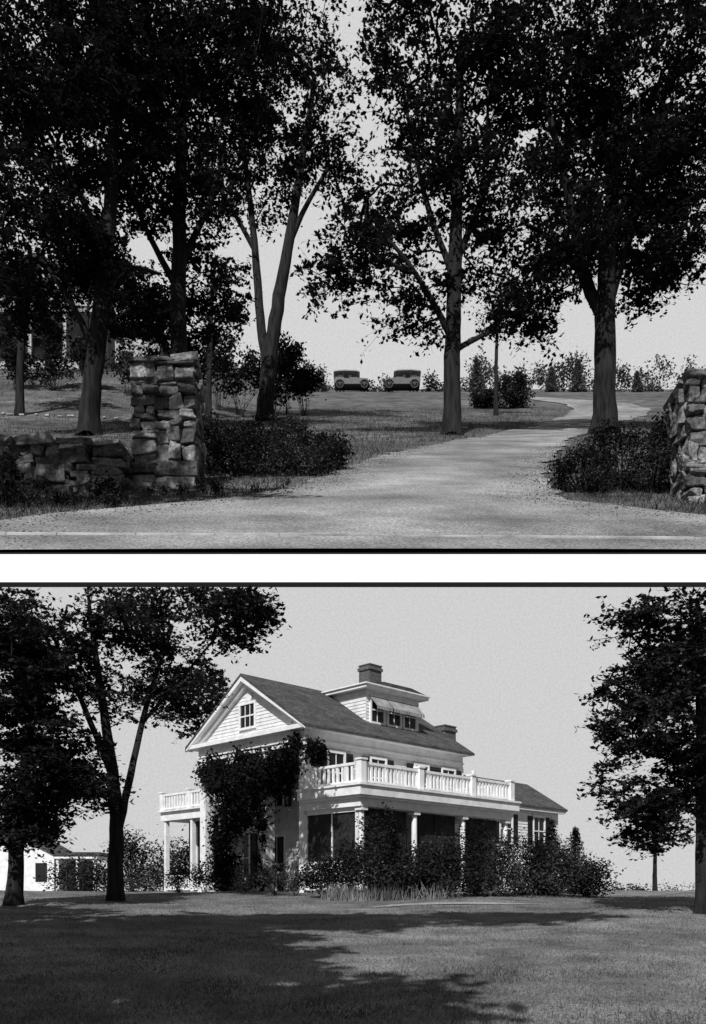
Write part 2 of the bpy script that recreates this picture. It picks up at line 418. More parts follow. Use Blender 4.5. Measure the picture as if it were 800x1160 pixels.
stone_block('low_stone_wall',-4.0,-3.56,13.55,14.25,.75,seed=5,sz=.24)
stone_block('low_stone_wall',-5.15,-4.05,13.5,14.2,.78,seed=6,sz=.3,topvar=.03)
stone_block('low_stone_wall',-9.0,-5.2,13.3,14.1,.82,seed=7,sz=.3,topvar=.05)

# shrubs on hillside
def U(px,py,d): return np.array(at(px,py,d))
def sh(name,px,py,d,ells,leaf,n,lm=None,**kw):
    x=(px-400)/1000*d; b=(x,d,float(GZ(x,d)))
    E=[(U(a,b_,d+dz),(ra*d/1000,dep,rb*d/1000)) for a,b_,ra,rb,dz,dep in ells]
    return shrub(name,b,E,leaf,n,lm or M['leafS'],**kw)
sh('shrub',290,540,16,[(265,525,38,38,0,.8),(300,520,50,35,.5,.8),(345,530,42,28,0,.7),(240,505,22,34,.5,.6),(375,515,25,18,1,.6),(310,495,60,14,1.5,.6)],.055,3300,clr=.16)
sh('shrub',700,545,13.5,[(660,530,34,30,0,.6),(700,520,45,40,.4,.6),(740,535,40,40,0,.6),(755,500,22,25,.4,.4),(690,555,60,18,-.6,.4),(745,560,40,18,-.8,.4)],.05,3000,clr=.15)
sh('weeds',60,575,12.0,[(30,565,45,22,0,.3),(90,574,50,16,0,.3),(150,580,34,9,0,.3),(10,545,18,40,0,.3),(60,590,60,9,-.5,.3),(120,560,20,20,.4,.2)],.045,1100,clr=.1,lm=M['leafS'])
sh('weeds',250,560,13.4,[(240,556,40,12,0,.3),(300,556,50,10,0,.3),(190,562,40,9,0,.2)],.04,700,clr=.08)
sh('shrub',570,450,60,[(565,452,22,8,0,1),(590,448,18,12,0,1),(585,435,20,9,0,1),(545,452,12,6,0,1)],.16,1500,clr=.4)
sh('shrub',315,430,52,[(270,420,35,18,0,2),(310,425,28,20,0,2),(325,405,16,16,1,1),(250,400,20,28,1,2),(345,432,22,8,0,1)],.2,1800,clr=.5)
sh('shrub',180,425,48,[(60,418,60,14,0,1.5),(20,400,16,16,0,1),(60,385,12,26,0,1),(150,412,50,18,0,1.5),(225,420,30,18,0,1.5),(100,400,14,16,0,1)],.16,1800,clr=.4)
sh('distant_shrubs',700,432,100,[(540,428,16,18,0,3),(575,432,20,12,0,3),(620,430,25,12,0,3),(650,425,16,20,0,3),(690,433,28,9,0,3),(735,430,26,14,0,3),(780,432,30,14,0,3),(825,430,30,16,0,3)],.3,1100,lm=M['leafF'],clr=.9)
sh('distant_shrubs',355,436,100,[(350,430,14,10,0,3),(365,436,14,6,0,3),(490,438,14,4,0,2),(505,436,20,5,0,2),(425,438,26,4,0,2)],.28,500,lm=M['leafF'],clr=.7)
for px,py,h in((540,404,1),(655,408,1),(625,415,1),(722,420,1)):
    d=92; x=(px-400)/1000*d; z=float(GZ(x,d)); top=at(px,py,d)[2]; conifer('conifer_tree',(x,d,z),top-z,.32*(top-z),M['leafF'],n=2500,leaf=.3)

# hillside trees
def cr(px,py,rx,ry,d,dep,n): return (U(px,py,d),(rx*d/1000,dep,ry*d/1000),n)
def maple(base_px,d,stems,crowns,per=60,leaf=.17,clr=.92,name='added_shade_maple',flat=.26,lo=.32,gap=-.25):
    st=[]
    for i,s in enumerate(stems):
        pts=[list(at(a,b,d+dd))+[r] for a,b,r,dd in s]
        if i==0: pts[0][2]=float(GZ(pts[0][0],pts[0][1]))-.1
        st.append([tuple(p) for p in pts])
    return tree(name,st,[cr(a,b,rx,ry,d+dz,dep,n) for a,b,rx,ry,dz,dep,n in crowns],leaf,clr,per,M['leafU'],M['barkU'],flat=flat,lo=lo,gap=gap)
# centre maple
maple(512,31,[[(512,492,.31,0),(512,440,.28,0),(513,380,.26,0),(516,300,.23,0),(518,200,.17,0),(522,60,.11,0)],
   [(513,385,.12,0),(490,340,.10,-.5),(455,285,.07,-1),(415,250,.04,-1)],[(514,398,.10,0),(545,380,.08,.5),(590,362,.05,.6),(625,362,.03,.6)],
   [(516,300,.12,0),(545,230,.10,.5),(575,150,.07,1)],[(516,320,.12,0),(485,240,.1,.5),(465,150,.07,1),(450,60,.05,1)]],
  [(510,60,90,110,0,4.5,190),(500,200,70,60,0,3.5,76),(440,260,66,40,0,3,48),(405,315,64,30,-1,2,48),(600,355,60,20,.5,2,44),(570,250,75,70,.5,3.5,110),(480,345,60,18,0,2,28),(430,30,50,50,0,3,38),(575,110,50,60,0,3,60)],per=60,gap=-.3)
# right maple
maple(686,32,[[(686,492,.44,0),(686,430,.38,0),(685,360,.36,0),(688,300,.3,0),(694,220,.22,0),(700,90,.14,0)],
   [(685,365,.24,0),(660,310,.2,0),(645,220,.14,-.6),(620,120,.1,-1)],[(686,350,.22,0),(712,270,.18,.4),(735,180,.13,.8),(760,80,.08,1)],[(664,315,.12,0),(625,270,.09,-1),(590,250,.05,-1)]],
  [(690,90,135,140,0,4.5,430),(645,280,55,35,-1,2.5,62),(740,300,65,30,.5,2.5,66),(775,200,60,110,.5,3.5,140),(700,220,90,50,0,3,110)],per=70,gap=-.42)
# leaning maple
maple(300,44,[[(300,468,.42,0),(304,420,.36,0),(314,350,.31,0),(326,285,.26,0),(338,210,.19,0),(355,100,.12,0)],
   [(303,425,.24,0),(294,360,.22,.6),(290,290,.18,1),(280,200,.12,1),(270,110,.08,1)],[(328,275,.14,0),(345,235,.12,0),(372,190,.08,0)],[(290,285,.13,1),(262,235,.1,1),(235,190,.07,1)]],
  [(330,70,85,80,0,4.5,130),(285,195,60,40,0,3,50),(372,195,50,34,0,3,42),(265,60,70,90,0,4,120),(335,150,60,40,0,3,38)],per=58,leaf=.21,clr=1.2,gap=-.25)
# left maples
maple(205,33,[[(203,475,.33,0),(203,400,.30,0),(202,300,.27,0),(205,200,.22,0),(208,60,.13,0)],
   [(203,330,.14,0),(170,270,.1,0),(140,200,.07,0)],[(203,300,.14,0),(235,240,.1,0),(255,170,.06,0)]],
  [(200,70,125,115,0,4.5,390),(200,230,80,55,0,3,84),(215,365,55,36,2,2,48),(262,330,20,36,1,2,14)],per=72,gap=-.45)
maple(100,30,[[(100,492,.36,0),(104,430,.31,0),(116,340,.28,0),(126,220,.22,0),(132,60,.13,0)],
   [(108,400,.13,0),(80,340,.1,-.5),(45,290,.07,-1)],[(118,330,.12,0),(150,300,.09,.4),(180,310,.05,1)],[(120,280,.12,0),(80,200,.08,0),(40,120,.05,0)]],
  [(80,100,125,150,0,4.5,480),(45,260,75,45,-1,3,100),(140,345,46,34,0,2,42),(22,340,38,34,0,2,40),(90,290,60,28,0,2,44)],per=72,gap=-.45)
# small trees near the upper house
maple(30,40,[[(22,452,.2,0),(24,400,.17,0),(30,330,.13,0),(34,280,.08,0)]],[(30,315,60,44,0,3,66)],per=54,leaf=.2,name='small_tree',gap=-.4)
maple(250,46,[[(236,450,.16,0),(238,400,.14,0),(240,330,.1,0),(245,290,.07,0)]],[(242,330,42,55,0,2.5,60)],per=50,leaf=.2,name='small_tree')
maple(95,54,[[(95,440,.14,0),(97,400,.12,0),(100,350,.09,0),(102,310,.05,0)]],[(110,330,55,24,0,2.5,46),(175,350,30,30,0,2.5,30)],per=46,leaf=.22,name='small_tree',clr=1.1)
maple(562,52,[[(562,452,.12,0),(562,420,.11,0),(563,385,.09,0),(566,350,.07,0)]],[(568,345,34,22,0,1.8,26)],per=46,leaf=.2,name='small_tree',lo=.6)
# unseen maples added to shade the entrance, rooted out of the picture on both sides
def overhang(x,s,seed):
    st=[[(x,9.6,float(GZ(x,9.6))-.2,.4),(x-s*.3,9.2,9,.33),(x-s*1.0,8.0,13,.24),(x-s*3,6.6,15.5,.16),(x-s*5,6,16.5,.08)],[(x-s*.6,8.6,11,.2),(x-s*.4,8.8,15,.14),(x+s*.2,9,18,.08)]]
    return tree('added_shade_maple',st,[((x-s*3.2,5.2,15.3),(3.2,2.0,1.4),60),((x-s*.5,7.4,17),(2.6,2.4,2.0),60)],.26,1.1,56,M['leafU'],M['barkU'])
overhang(-9.6,-1,1); overhang(9.4,1,2)

# upper house (partly hidden)
hb=np.array([-19.5,60,float(GZ(-19.5,60))]); root=empty('white_farmhouse',tuple(hb))
f=lambda a,b,c:(hb[0]+a,hb[1]+b,hb[2]+c)
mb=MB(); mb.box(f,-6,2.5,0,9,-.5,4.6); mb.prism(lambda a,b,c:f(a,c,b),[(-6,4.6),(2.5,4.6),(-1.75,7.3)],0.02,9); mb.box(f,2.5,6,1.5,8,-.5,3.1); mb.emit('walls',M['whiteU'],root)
mb=MB(); mb.prism(lambda a,b,c:f(a,c,b),[(-6.5,4.35),(-1.75,7.4),(-1.75,7.65),(-6.6,4.55)],-.5,9.4); mb.prism(lambda a,b,c:f(a,c,b),[(3,4.35),(-1.75,7.4),(-1.75,7.65),(3.1,4.55)],-.5,9.4)
mb.prism(lambda a,b,c:f(a,c,b),[(2.55,3.9),(6.5,2.95),(6.5,3.15),(2.55,4.15)],1.0,8.4); mb.emit('roof',M['roofU'],root)
mb=MB()
for a in(-5,-2.4,.6):
    for z in(.6,2.8): mb.box(f,a,a+1,-.04,.0,z,z+1.5)
mb.box(f,-2.3,-1.2,-.04,.0,5.3,6.2); mb.box(f,3.2,4.2,1.44,1.5,.6,2.1); mb.emit('windows',M['glass'],root)
mb=MB()
for a in(-6,-4,-1.8,.5,2.5): mb.box(f,a-.12,a+.12,-1.9,-1.66,-.5,2.6)
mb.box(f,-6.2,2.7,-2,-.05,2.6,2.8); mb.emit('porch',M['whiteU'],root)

mb=MB()
for i in range(26):
    x=-17+i*.52+random.uniform(-.12,.12); y=40+random.uniform(-.2,.2); z=float(GZ(x,y)); a=random.uniform(.04,.16)
    mb.box(lambda p,q,r:(x+p,y+q,z+r),-a,a,-.1,.1,-.02,random.uniform(.03,.08))
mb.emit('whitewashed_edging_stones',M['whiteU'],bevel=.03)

# touring cars
def touring_car(px,d,flip=1):
    x=(px-400)/1000*d; z=float(GZ(x,d)); root=empty('touring_car',(x,d,z))
    f=lambda a,b,c:(x+flip*a,d+b,z+c)
    q=lambda a,b,c:f(a,c,b)
    mb=MB()
    mb.prism(q,[(-1.95,.55),(-2.0,.95),(-1.85,1.25),(-.9,1.22),(-.85,1.1),(-.3,1.1),(-.25,1.2),(.55,1.22),(.7,1.15),(1.75,1.08),(1.8,.5)],-.72,.72)
    for b in(-.9,.72):
        mb.box(f,-.9,.95,b,b+.2,.38,.43)
        for cx in(-1.35,1.35):
            for k in range(8):
                t=.25+k*.33;t2=t+.33
                mb.prism(q,[(cx+.52*math.cos(t),.42+.5*math.sin(t)),(cx+.52*math.cos(t2),.42+.5*math.sin(t2)),(cx+.47*math.cos(t2),.42+.45*math.sin(t2)),(cx+.47*math.cos(t),.42+.45*math.sin(t))],b,b+.2)
    mb.emit('body',M['carpaint'],root)
    mb=MB(); xs_=[-2.05,-1.9,-.8,.5,.85]; zs_=[1.84,1.95,2.03,1.98,1.86]
    for k in range(4): mb.prism(q,[(xs_[k],zs_[k]),(xs_[k+1],zs_[k+1]),(xs_[k+1],zs_[k+1]-.12),(xs_[k],zs_[k]-.12)],-.78,.78)
    mb.emit('canvas_top',M['canvas'],root)
    mb=MB()
    for b in(-.7,.7):
        for a0,a1 in((-1.9,-1.95),(-.9,-.95),(.6,.8)): mb.tube(f(a0,b,1.15),f(a1,b,1.9),.03,.03,5)
    mb.tube(f(.6,-.7,1.15),f(.6,.7,1.15),.03,.03,5)
    mb.tube(f(1.85,-.45,.95),f(2.0,-.45,.95),.13,.13,10); mb.tube(f(1.85,.45,.95),f(2.0,.45,.95),.13,.13,10)
    mb.box(f,1.81,1.86,-.4,.4,.5,1.12); mb.box(f,-1.6,-1.0,-.6,.6,1.26,1.5); mb.box(f,-.4,-.1,-.6,.6,1.2,1.5); mb.emit('seats_and_fittings',M['shutter'],root)
    mb=MB()
    for cx in(-1.35,1.35):
        for b in(-.75,.75):
            for k in range(18):
                t=k*2*math.pi/18;t2=(k+1)*2*math.pi/18
                mb.tube(f(cx+.36*math.cos(t),b,.4+.36*math.sin(t)),f(cx+.36*math.cos(t2),b,.4+.36*math.sin(t2)),.055,.055,6)
            for k in range(10):
                t=k*2*math.pi/10; mb.tube(f(cx,b,.4),f(cx+.34*math.cos(t),b,.4+.34*math.sin(t)),.02,.02,4)
            mb.tube(f(cx,b-.06,.4),f(cx,b+.06,.4),.08,.08,8)
    mb.emit('wheels',M['rubber'],root)
touring_car(399,98,1); touring_car(455,95,-1)

# ------------------------------------------------------- white page gap and black border lines, built as a board
yF=8.46; mb=MB(); idf=lambda a,b,c:(a,b,c)
zt=ZC+.3825*yF; zb_=ZC+.3505*yF
root=empty('page_gap_board',(0,yF,zb_))
mb.box(idf,-9,9,yF,yF+.1,zb_,zt); mb.emit('white_face',M['page_gap'],root)
mb=MB(); mb.box(idf,-9,9,yF-.005,yF+.1,zt+.001,zt+.012); mb.box(idf,-9,9,yF-.005,yF+.1,zb_-.014,zb_-.001); mb.emit('border_lines',M['black'],root)
raw_obj('sky',[(-9,8.62,ZC-.4),(9,8.62,ZC-.4),(9,8.62,ZC+3.2),(-9,8.62,ZC+3.2)],[[0,1,2,3]],M['sky'])

# =================================================================== GARDEN + HOUSE (1:10)
def W(x,y,z): return (x*K,y*K,ZC+z*K)
def zl(y): return np.interp(y,[-30,0,9,18,28,33,38,60,90],[-1.9,-1.8,-1.62,-1.02,-.42,-.17,0,0,-.15])
xs=np.arange(-50,50.1,1.0); ys=np.concatenate([np.arange(-30,5,2.5),np.arange(5,45,.5),np.arange(45,87,2)])
def ZL(x,y): return zl(y)+.05*np.sin(x*.35+y*.2)+.03*np.sin(x*.9-y*.5)
X,Y=np.meshgrid(xs,ys); Z=ZL(X,Y)+RNG.normal(size=X.shape)*.008
nx=len(xs); V=np.stack([X.ravel()*K,Y.ravel()*K,ZC+Z.ravel()*K],1)
I=np.arange(len(ys)-1)[:,None]*nx+np.arange(nx-1)[None]
raw_obj('lawn',V,np.stack([I,I+1,I+nx+1,I+nx],2).reshape(-1,4),M['lawnL'],smooth=True)
n=150000; yy=8*np.exp(RNG.uniform(0,1,n)*math.log(36/8)); xx=RNG.uniform(-.6,.6,n)*yy
z=ZL(xx,yy)-.01
grass('lawn_grass',xx*K,yy*K,ZC+z*K,.055*K,.014*K,M['grassL'])
# garden path, flush with the turf
V=[];F=[];N_=60
for i,x in enumerate(np.linspace(.5,6.0,N_)):
    y=27+.35*math.sin(x*.9)+.03*x*x; wd=.8*min(1,(6.2-x)/2.5)*min(1,(x-.3)/1.0)
    for dy in(0,wd): yy_=y+dy+.12*random.random(); V.append(W(x,yy_,float(ZL(x,yy_))+.02))
for i in range(N_-1): F.append([2*i,2*i+2,2*i+3,2*i+1])
raw_obj('garden_path',V,F,M['path'])

OX,OY=-2.0,36.5
def H(u,v,z): return W(OX+.711*u-.704*v,OY+.704*u+.711*v,z)
hr=empty('white_house',H(0,0,0))
white=MB(); siding=MB(); roof=MB(); glass=MB(); shut=MB(); scr=MB(); brick=MB(); flo=MB(); awn=MB()
side=lambda s,z,o:H(s,-o,z)
side1=lambda s,z,o:H(s,1.0-o,z)
rec=lambda s,z,o:H(1.8-o,s,z)
gab=lambda s,z,o:H(.05-o,s,z)
cupL=lambda s,z,o:H(4.65-o,s,z)
def clap(fn,s0,s1,z0,z1,o=0,h=.155,top=None):
    z=z0
    while z<z1-.01:
        zz=min(z+h,z1); a,b=s0,s1
        if top: a,b=top(z+.05)
        if b-a>.05:
            siding.quad(fn(a,z,o+.03),fn(b,z,o+.03),fn(b,zz,o+.006),fn(a,zz,o+.006)); siding.quad(fn(a,z,o),fn(b,z,o),fn(b,z,o+.03),fn(a,z,o+.03))
        z=zz
def window(fn,s,z0,z1,w=1.0,o=.035,sh=True,nm=2):
    a,b=s-w/2,s+w/2
    glass.box(fn,a,b,z0,z1,o-.05,o)
    for q in((a-.1,a,z0-.1,z1+.12),(b,b+.1,z0-.1,z1+.12),(a,b,z1,z1+.12),(a,b,z0-.1,z0)): white.box(fn,q[0],q[1],q[2],q[3],o-.02,o+.06)
    white.box(fn,a,b,(z0+z1)/2-.03,(z0+z1)/2+.03,o,o+.03)
    for i in range(1,nm): white.box(fn,a+w*i/nm-.015,a+w*i/nm+.015,z0,z1,o,o+.024)
    if sh:
        for c0 in(a-.12-.45,b+.12):
            shut.box(fn,c0,c0+.45,z0-.05,z1+.05,o,o+.03)
            k=z0
            while k<z1: shut.box(fn,c0+.06,c0+.39,k,k+.05,o+.031,o+.05); k+=.11
white.box(H,1.8,10.46,.03,7.52,-.4,6.1); white.box(H,0,1.8,.03,.28,-.4,6.1)
white.box(H,-.0,10.5,0,7.57,6.1,6.72)
white.box(H,-.06,10.54,-.06,7.63,6.3,6.36)
white.box(H,-.38,10.75,-.4,7.97,6.72,6.9)
white.prism(lambda a,b,c:H(c,a,b),[(0,6.9),(7.57,6.9),(3.785,9.35)],.05,10.4)
clap(side,0.02,10.46,3.9,6.1,-.03); clap(side,0.02,10.46,-.3,3.9,-.03); clap(rec,.3,7.5,-.2,6.1)
clap(gab,0,7,6.95,9.2,0,top=lambda z:((z-6.9)/.66+.25,7.57-(z-6.9)/.66-.25))
white.box(side,-.04,.3,-.4,6.1,-.03,.04); white.box(lambda a,b,c:H(c,a,b),-.0,.3,-.4,6.1,-.05,-.0)
white.box(side,10.2,10.5,-.4,6.1,-.03,.04)
def slab(mbx,v0,z0,v1,z1,t,u0,u1): mbx.prism(lambda a,b,c:H(c,a,b),[(v0,z0),(v1,z1),(v1,z1+t),(v0,z0+t)],u0,u1)
slab(roof,-.5,6.72,3.785,9.50,.12,-.42,10.8); slab(roof,8.07,6.72,3.785,9.50,.12,-.42,10.8)
slab(white,-.46,6.65,3.785,9.28,.2,-.40,-.02); slab(white,8.03,6.65,3.785,9.28,.2,-.40,-.02)
slab(white,.1,6.85,3.785,9.08,.18,-.16,.03); slab(white,7.47,6.85,3.785,9.08,.18,-.16,.03)
for v in(2.75,5.1,7.3):
    white.box(H,.05,.5,v-.22,v+.22,.0,6.1); white.box(H,-.03,.58,v-.3,v+.3,5.8,5.95); white.box(H,-.03,.58,v-.3,v+.3,-.3,.2)
flo.box(H,-.6,1.8,-.1,7.9,-.45,-.05)
flo.box(H,-1.0,-.6,2.6,5.2,-.45,-.2)
window(gab,3.8,7.3,8.3,1.0,.05,False,nm=3)
c=[(3.65+.2*math.cos(t),8.62+.2*math.sin(t)) for t in np.linspace(0,6.28,16,endpoint=False)]; white.prism(gab,c,.05,.12)
for s in(1.75,4.35,7.3,9.3): window(side,s,4.25,5.9,.9)
for s in(1.3,6.4): window(rec,s,.5,2.7,.95)
for s in(1.3,3.9,6.4): window(rec,s,3.9,5.5,.9)
window(rec,3.9,0,2.5,1.1,sh=False)
for s in(2.2,5.2,8.3): window(side,s,.6,2.7,.95)
# cupola / roof storey
white.box(H,4.65,8.3,1.0,6.6,7.0,9.3); clap(side1,4.65,8.3,7.5,9.3,-.01); clap(cupL,1.0,6.6,7.4,9.3,-.01)
white.box(H,4.3,8.65,.65,6.95,9.3,9.44); roof.prism(lambda a,b,c:H(a,c,b),[(4.3,9.5),(8.65,9.5),(7.4,9.7),(5.5,9.7)],.65,6.95)
white.box(H,4.22,8.73,.57,7.03,9.44,9.5)
for s in(5.35,6.5,7.6): 
    window(side1,s,7.85,8.95,.8,.03,False)
    awn.prism(lambda a,b,c:side1(c,a,b),[(9.05,.05),(8.5,.55),(8.46,.55),(9.01,.03)],s-.52,s+.52)
    for k in range(6): awn.box(side1,s-.52+k*.18,s-.52+k*.18+.13,8.34,8.5,.54,.56)
for u0,v0,zt_,zb2 in((9.0,5.0,11.95,8.0),(11.3,1.8,8.6,5.5)):
    brick.box(H,u0,u0+.9,v0,v0+.8,zb2,zt_); brick.box(H,u0-.06,u0+.96,v0-.06,v0+.86,zt_-.25,zt_-.1); brick.box(H,u0-.03,u0+.93,v0-.03,v0+.83,zt_+.002,zt_+.06)
# rear wing
white.box(H,10.5,19.6,.3,5.0,-.4,4.7); clap(lambda s,z,o:H(s,.3-o,z),10.5,19.6,-.2,4.7)
white.prism(lambda a,b,c:H(c,a,b),[(.3,4.7),(5.0,4.7),(2.65,6.1)],10.5,19.55)
slab(roof,-.1,4.55,2.65,6.25,.12,10.55,20.0); slab(roof,5.4,4.55,2.65,6.25,.12,10.55,20.0); white.box(H,10.6,19.9,-.05,.25,4.42,4.6)
wg=lambda s,z,o:H(s,.3-o,z)
window(wg,17.6,2.6,4.1,1.0); window(wg,14.5,2.6,4.1,1.0)
white.box(H,10.62,10.78,-.6,-.45,3.2,6.0)
# porch with balcony on the right side
PD=3.3; PU=9.6
white.box(H,-.35,PU+.3,-PD-.3,-.04,3.62,3.72); white.box(H,-.2,PU+.15,-PD-.15,-.05,3.3,3.62); white.box(H,-.45,PU+.4,-PD-.4,-.05,3.72,4.08)
white.box(H,-.52,PU+.47,-PD-.47,-.05,4.08,4.16)
flo.box(H,-.1,PU,-PD,-.06,-.35,0.05)
for u in(0,3.1,6.3,PU-.15): white.tube(H(u+.05,-PD+.05,.05),H(u+.05,-PD+.05,3.3),.13*K,.11*K,12); white.box(H,u-.13,u+.23,-PD-.13,-PD+.23,3.15,3.3); white.box(H,u-.13,u+.23,-PD-.13,-PD+.23,.05,.2)
for u0,u1 in((.3,2.95),(3.4,6.15),(6.6,9.2)): scr.box(H,u0,u1,-PD+.32,-PD+.36,.2,3.28); shut.box(H,(u0+u1)/2-.04,(u0+u1)/2+.04,-PD+.28,-PD+.318,.2,3.28)  # dark sheets added behind the posts, standing in for shade under the balcony
def rail(fn,s0,s1,zb,ztop,n,posts):
    white.box(fn,s0,s1,ztop-.1,ztop,-.07,.07); white.box(fn,s0,s1,zb+.08,zb+.16,-.05,.05)
    for i in range(n):
        s=s0+(s1-s0)*(i+.5)/n; white.box(fn,s-.05,s+.05,zb+.16,ztop-.1,-.035,.035)
    for s in posts: white.box(fn,s-.14,s+.14,zb,ztop+.06,-.14,.14); white.box(fn,s-.18,s+.18,ztop+.06,ztop+.13,-.18,.18)
bf=lambda s,z,o:H(s,-PD-.1-o,z)
rail(bf,-.1,PU+.1,4.16,5.02,44,(-.1,3.3,6.8,PU+.1))
rail(lambda s,z,o:H(-.1-o,-s,z),.1,PD,4.16,5.02,12,(.15,)); rail(lambda s,z,o:H(PU+.1-o,-s,z),.1,PD,4.16,5.02,12,())
scr.box(H,.02,.06,-PD+.2,-.1,1.1,3.3); white.box(H,-.04,.1,-PD+.15,-.05,-.3,1.1)
for v in(-.12,-PD+.22): white.box(H,-.05,.09,v-.07,v+.07,1.1,3.3)
for v in(-1.65,): white.box(H,-.02,.08,v-.03,v+.03,1.2,3.12)
white.box(H,-.07,.12,-PD+.15,-.05,1.1,1.2); white.box(H,-.05,.11,-PD+.15,-.05,3.12,3.3)
# left side porch: open, with posts, low rail and the dark screened room behind
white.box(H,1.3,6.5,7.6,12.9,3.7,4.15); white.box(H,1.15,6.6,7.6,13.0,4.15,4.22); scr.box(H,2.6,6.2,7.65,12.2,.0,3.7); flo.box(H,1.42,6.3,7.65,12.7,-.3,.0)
for v in(7.8,10.2,12.6): white.box(H,1.38,1.6,v-.09,v+.09,.0,3.7)
for v in(9.0,11.4): white.box(H,2.52,2.6,v-.04,v+.04,.9,3.4)
rail(lambda s,z,o:H(1.5-o,s,z),7.75,12.6,0.0,.85,18,())
rail(lambda s,z,o:H(1.4-o,s,z),7.75,12.8,4.22,5.1,20,(12.8,10.3)); rail(lambda s,z,o:H(s,12.8+o,z),1.4,6.4,4.22,5.1,18,())
white.emit('trim_and_walls',M['white'],hr); siding.emit('clapboards',M['white2'],hr); roof.emit('roof',M['roof'],hr); glass.emit('window_panes',M['glass'],hr)
shut.emit('shutters',M['shutter'],hr); scr.emit('screens_and_shade',M['screen_shade'],hr); brick.emit('chimneys',M['brick'],hr); flo.emit('porch_floors',M['floor'],hr); awn.emit('awnings',M['awning'],hr)

# vines on portico
def vine(name,lines,n,leaf):
    base=lines[0][0]; root=empty(name,tuple(base)); Ls=[];mb=MB()
    for a,b,r,k in lines:
        a=np.array(a);b=np.array(b); m=int(n*k)
        nn=max(3,m//70); hub=a+(b-a)*RNG.uniform(0,1,nn)[:,None]+RNG.normal(size=(nn,3))*r*.55*K
        Ls.append(hub[RNG.integers(0,nn,m)]+RNG.normal(size=(m,3))*r*.4*K)
        p=a
        for i in range(1,9):
            q=a+(b-a)*i/8+RNG.normal(size=3)*.08*K; mb.tube(p,q,.04*K,.03*K,5); p=q
    L=np.concatenate(Ls); V,F=leaf_quads(L,leaf*K,.1); raw_obj('foliage',V,F,M['leafV'],root); mb.emit('stems',M['barkL'],root); return root
h=lambda u,v,z:np.array(H(u,v,z))
vine('climbing_vine',[(h(-.1,2.75,0),h(-.1,2.75,6),.3,.9),(h(-.1,5.1,0),h(-.1,5.1,6),.5,1.5),(h(0,.2,5.7),h(0,6.8,5.5),.5,2.1),(h(0,6.6,5.8),h(0,5.2,4.2),.5,.8),(h(-.1,4.2,5.3),h(-.1,4.2,2.8),.6,1.2),(h(-.1,.3,6.1),h(.8,-.25,5.6),.4,.7),(h(0,3.4,5.2),h(0,1.0,4.9),.45,.9),(h(-.1,3.6,4.6),h(-.1,3,3.2),.5,.7),(h(0,5.6,0),h(0,6.2,3.5),.4,.7),(h(0,2.6,4.8),h(0,1.2,4.3),.4,.6)],2300,.16)

# garden shrubs
def shl(name,px,d,ells,leaf,n,lm=None,**kw):
    x=(px-400)/1000*d; b=W(x,d,float(ZL(x,d)))
    E=[(np.array(W((a-400)/1000*(d+dz),d+dz,(1010-b_)/1000*(d+dz))),(ra*d/1000*K,dep*K,rb*d/1000*K)) for a,b_,ra,rb,dz,dep in ells]
    return shrub(name,b,E,leaf*K,n,lm or M['leafSL'],unit=K,bm=M['barkL'],**kw)
shl('foundation_shrubs',270,34.5,[(200,995,24,12,4,.8),(235,992,26,14,3,.8),(275,994,26,12,1,.7),(310,992,22,14,0,.6),(335,999,20,8,-1,.5)],.10,1000,clr=.035,bloom=120)
shl('foundation_shrubs',380,31.5,[(370,992,26,16,0,.7),(395,978,18,24,0,.8),(432,955,28,42,0,1),(420,990,34,18,-.5,.7),(458,988,28,22,0,.9)],.11,2300,clr=.045,bloom=70)
shl('foundation_shrubs',540,32,[(498,978,26,26,0,1),(540,972,38,34,0,1.1),(590,974,38,32,.5,1.1),(630,980,34,30,.5,1),(665,992,26,20,.5,.8),(560,998,90,12,-.8,.6),(480,998,40,12,-.8,.6)],.11,3200,clr=.05,bloom=40)
shl('distant_shrubs',700,60,[(700,1008,30,6,0,1),(760,1010,40,5,0,1),(820,1008,40,8,0,1)],.16,700,clr=.06)
shl('distant_shrubs',150,52,[(150,970,20,24,0,1.5),(170,990,30,18,0,1.5),(90,990,30,18,0,1.5),(200,975,20,22,-2,1.5),(120,1000,60,12,-4,1)],.17,2000,clr=.09)
for px,py,d,r in((652,935,36,.36),(625,925,38,.3),(445,925,33,.3),(610,950,34,.4)):
    x=(px-400)/1000*d; z=float(ZL(x,d)); hgt=(1010-py)/1000*d-z; conifer('spruce_tree',W(x,d,z),hgt*K,hgt*r*K,M['leafSL'],unit=K,n=3200,leaf=.13*K)
# iris clumps (sword leaves)
V=[]
for i in range(620):
    d=30.2+random.random(); px=random.choice([random.gauss(405,12),random.gauss(440,10),random.gauss(385,10),random.gauss(490,16)]); x=(px-400)/1000*d; z=float(ZL(x,d)); hh=random.uniform(.25,.7); lx,ly=random.gauss(0,.25)*hh,random.gauss(0,.25)*hh
    V+= [W(x-.018,d,z),W(x+.018,d,z),W(x+lx,d+ly,z+hh)]
raw_obj('iris_clumps',np.array(V),np.arange(len(V)).reshape(-1,3),M['grassL'])

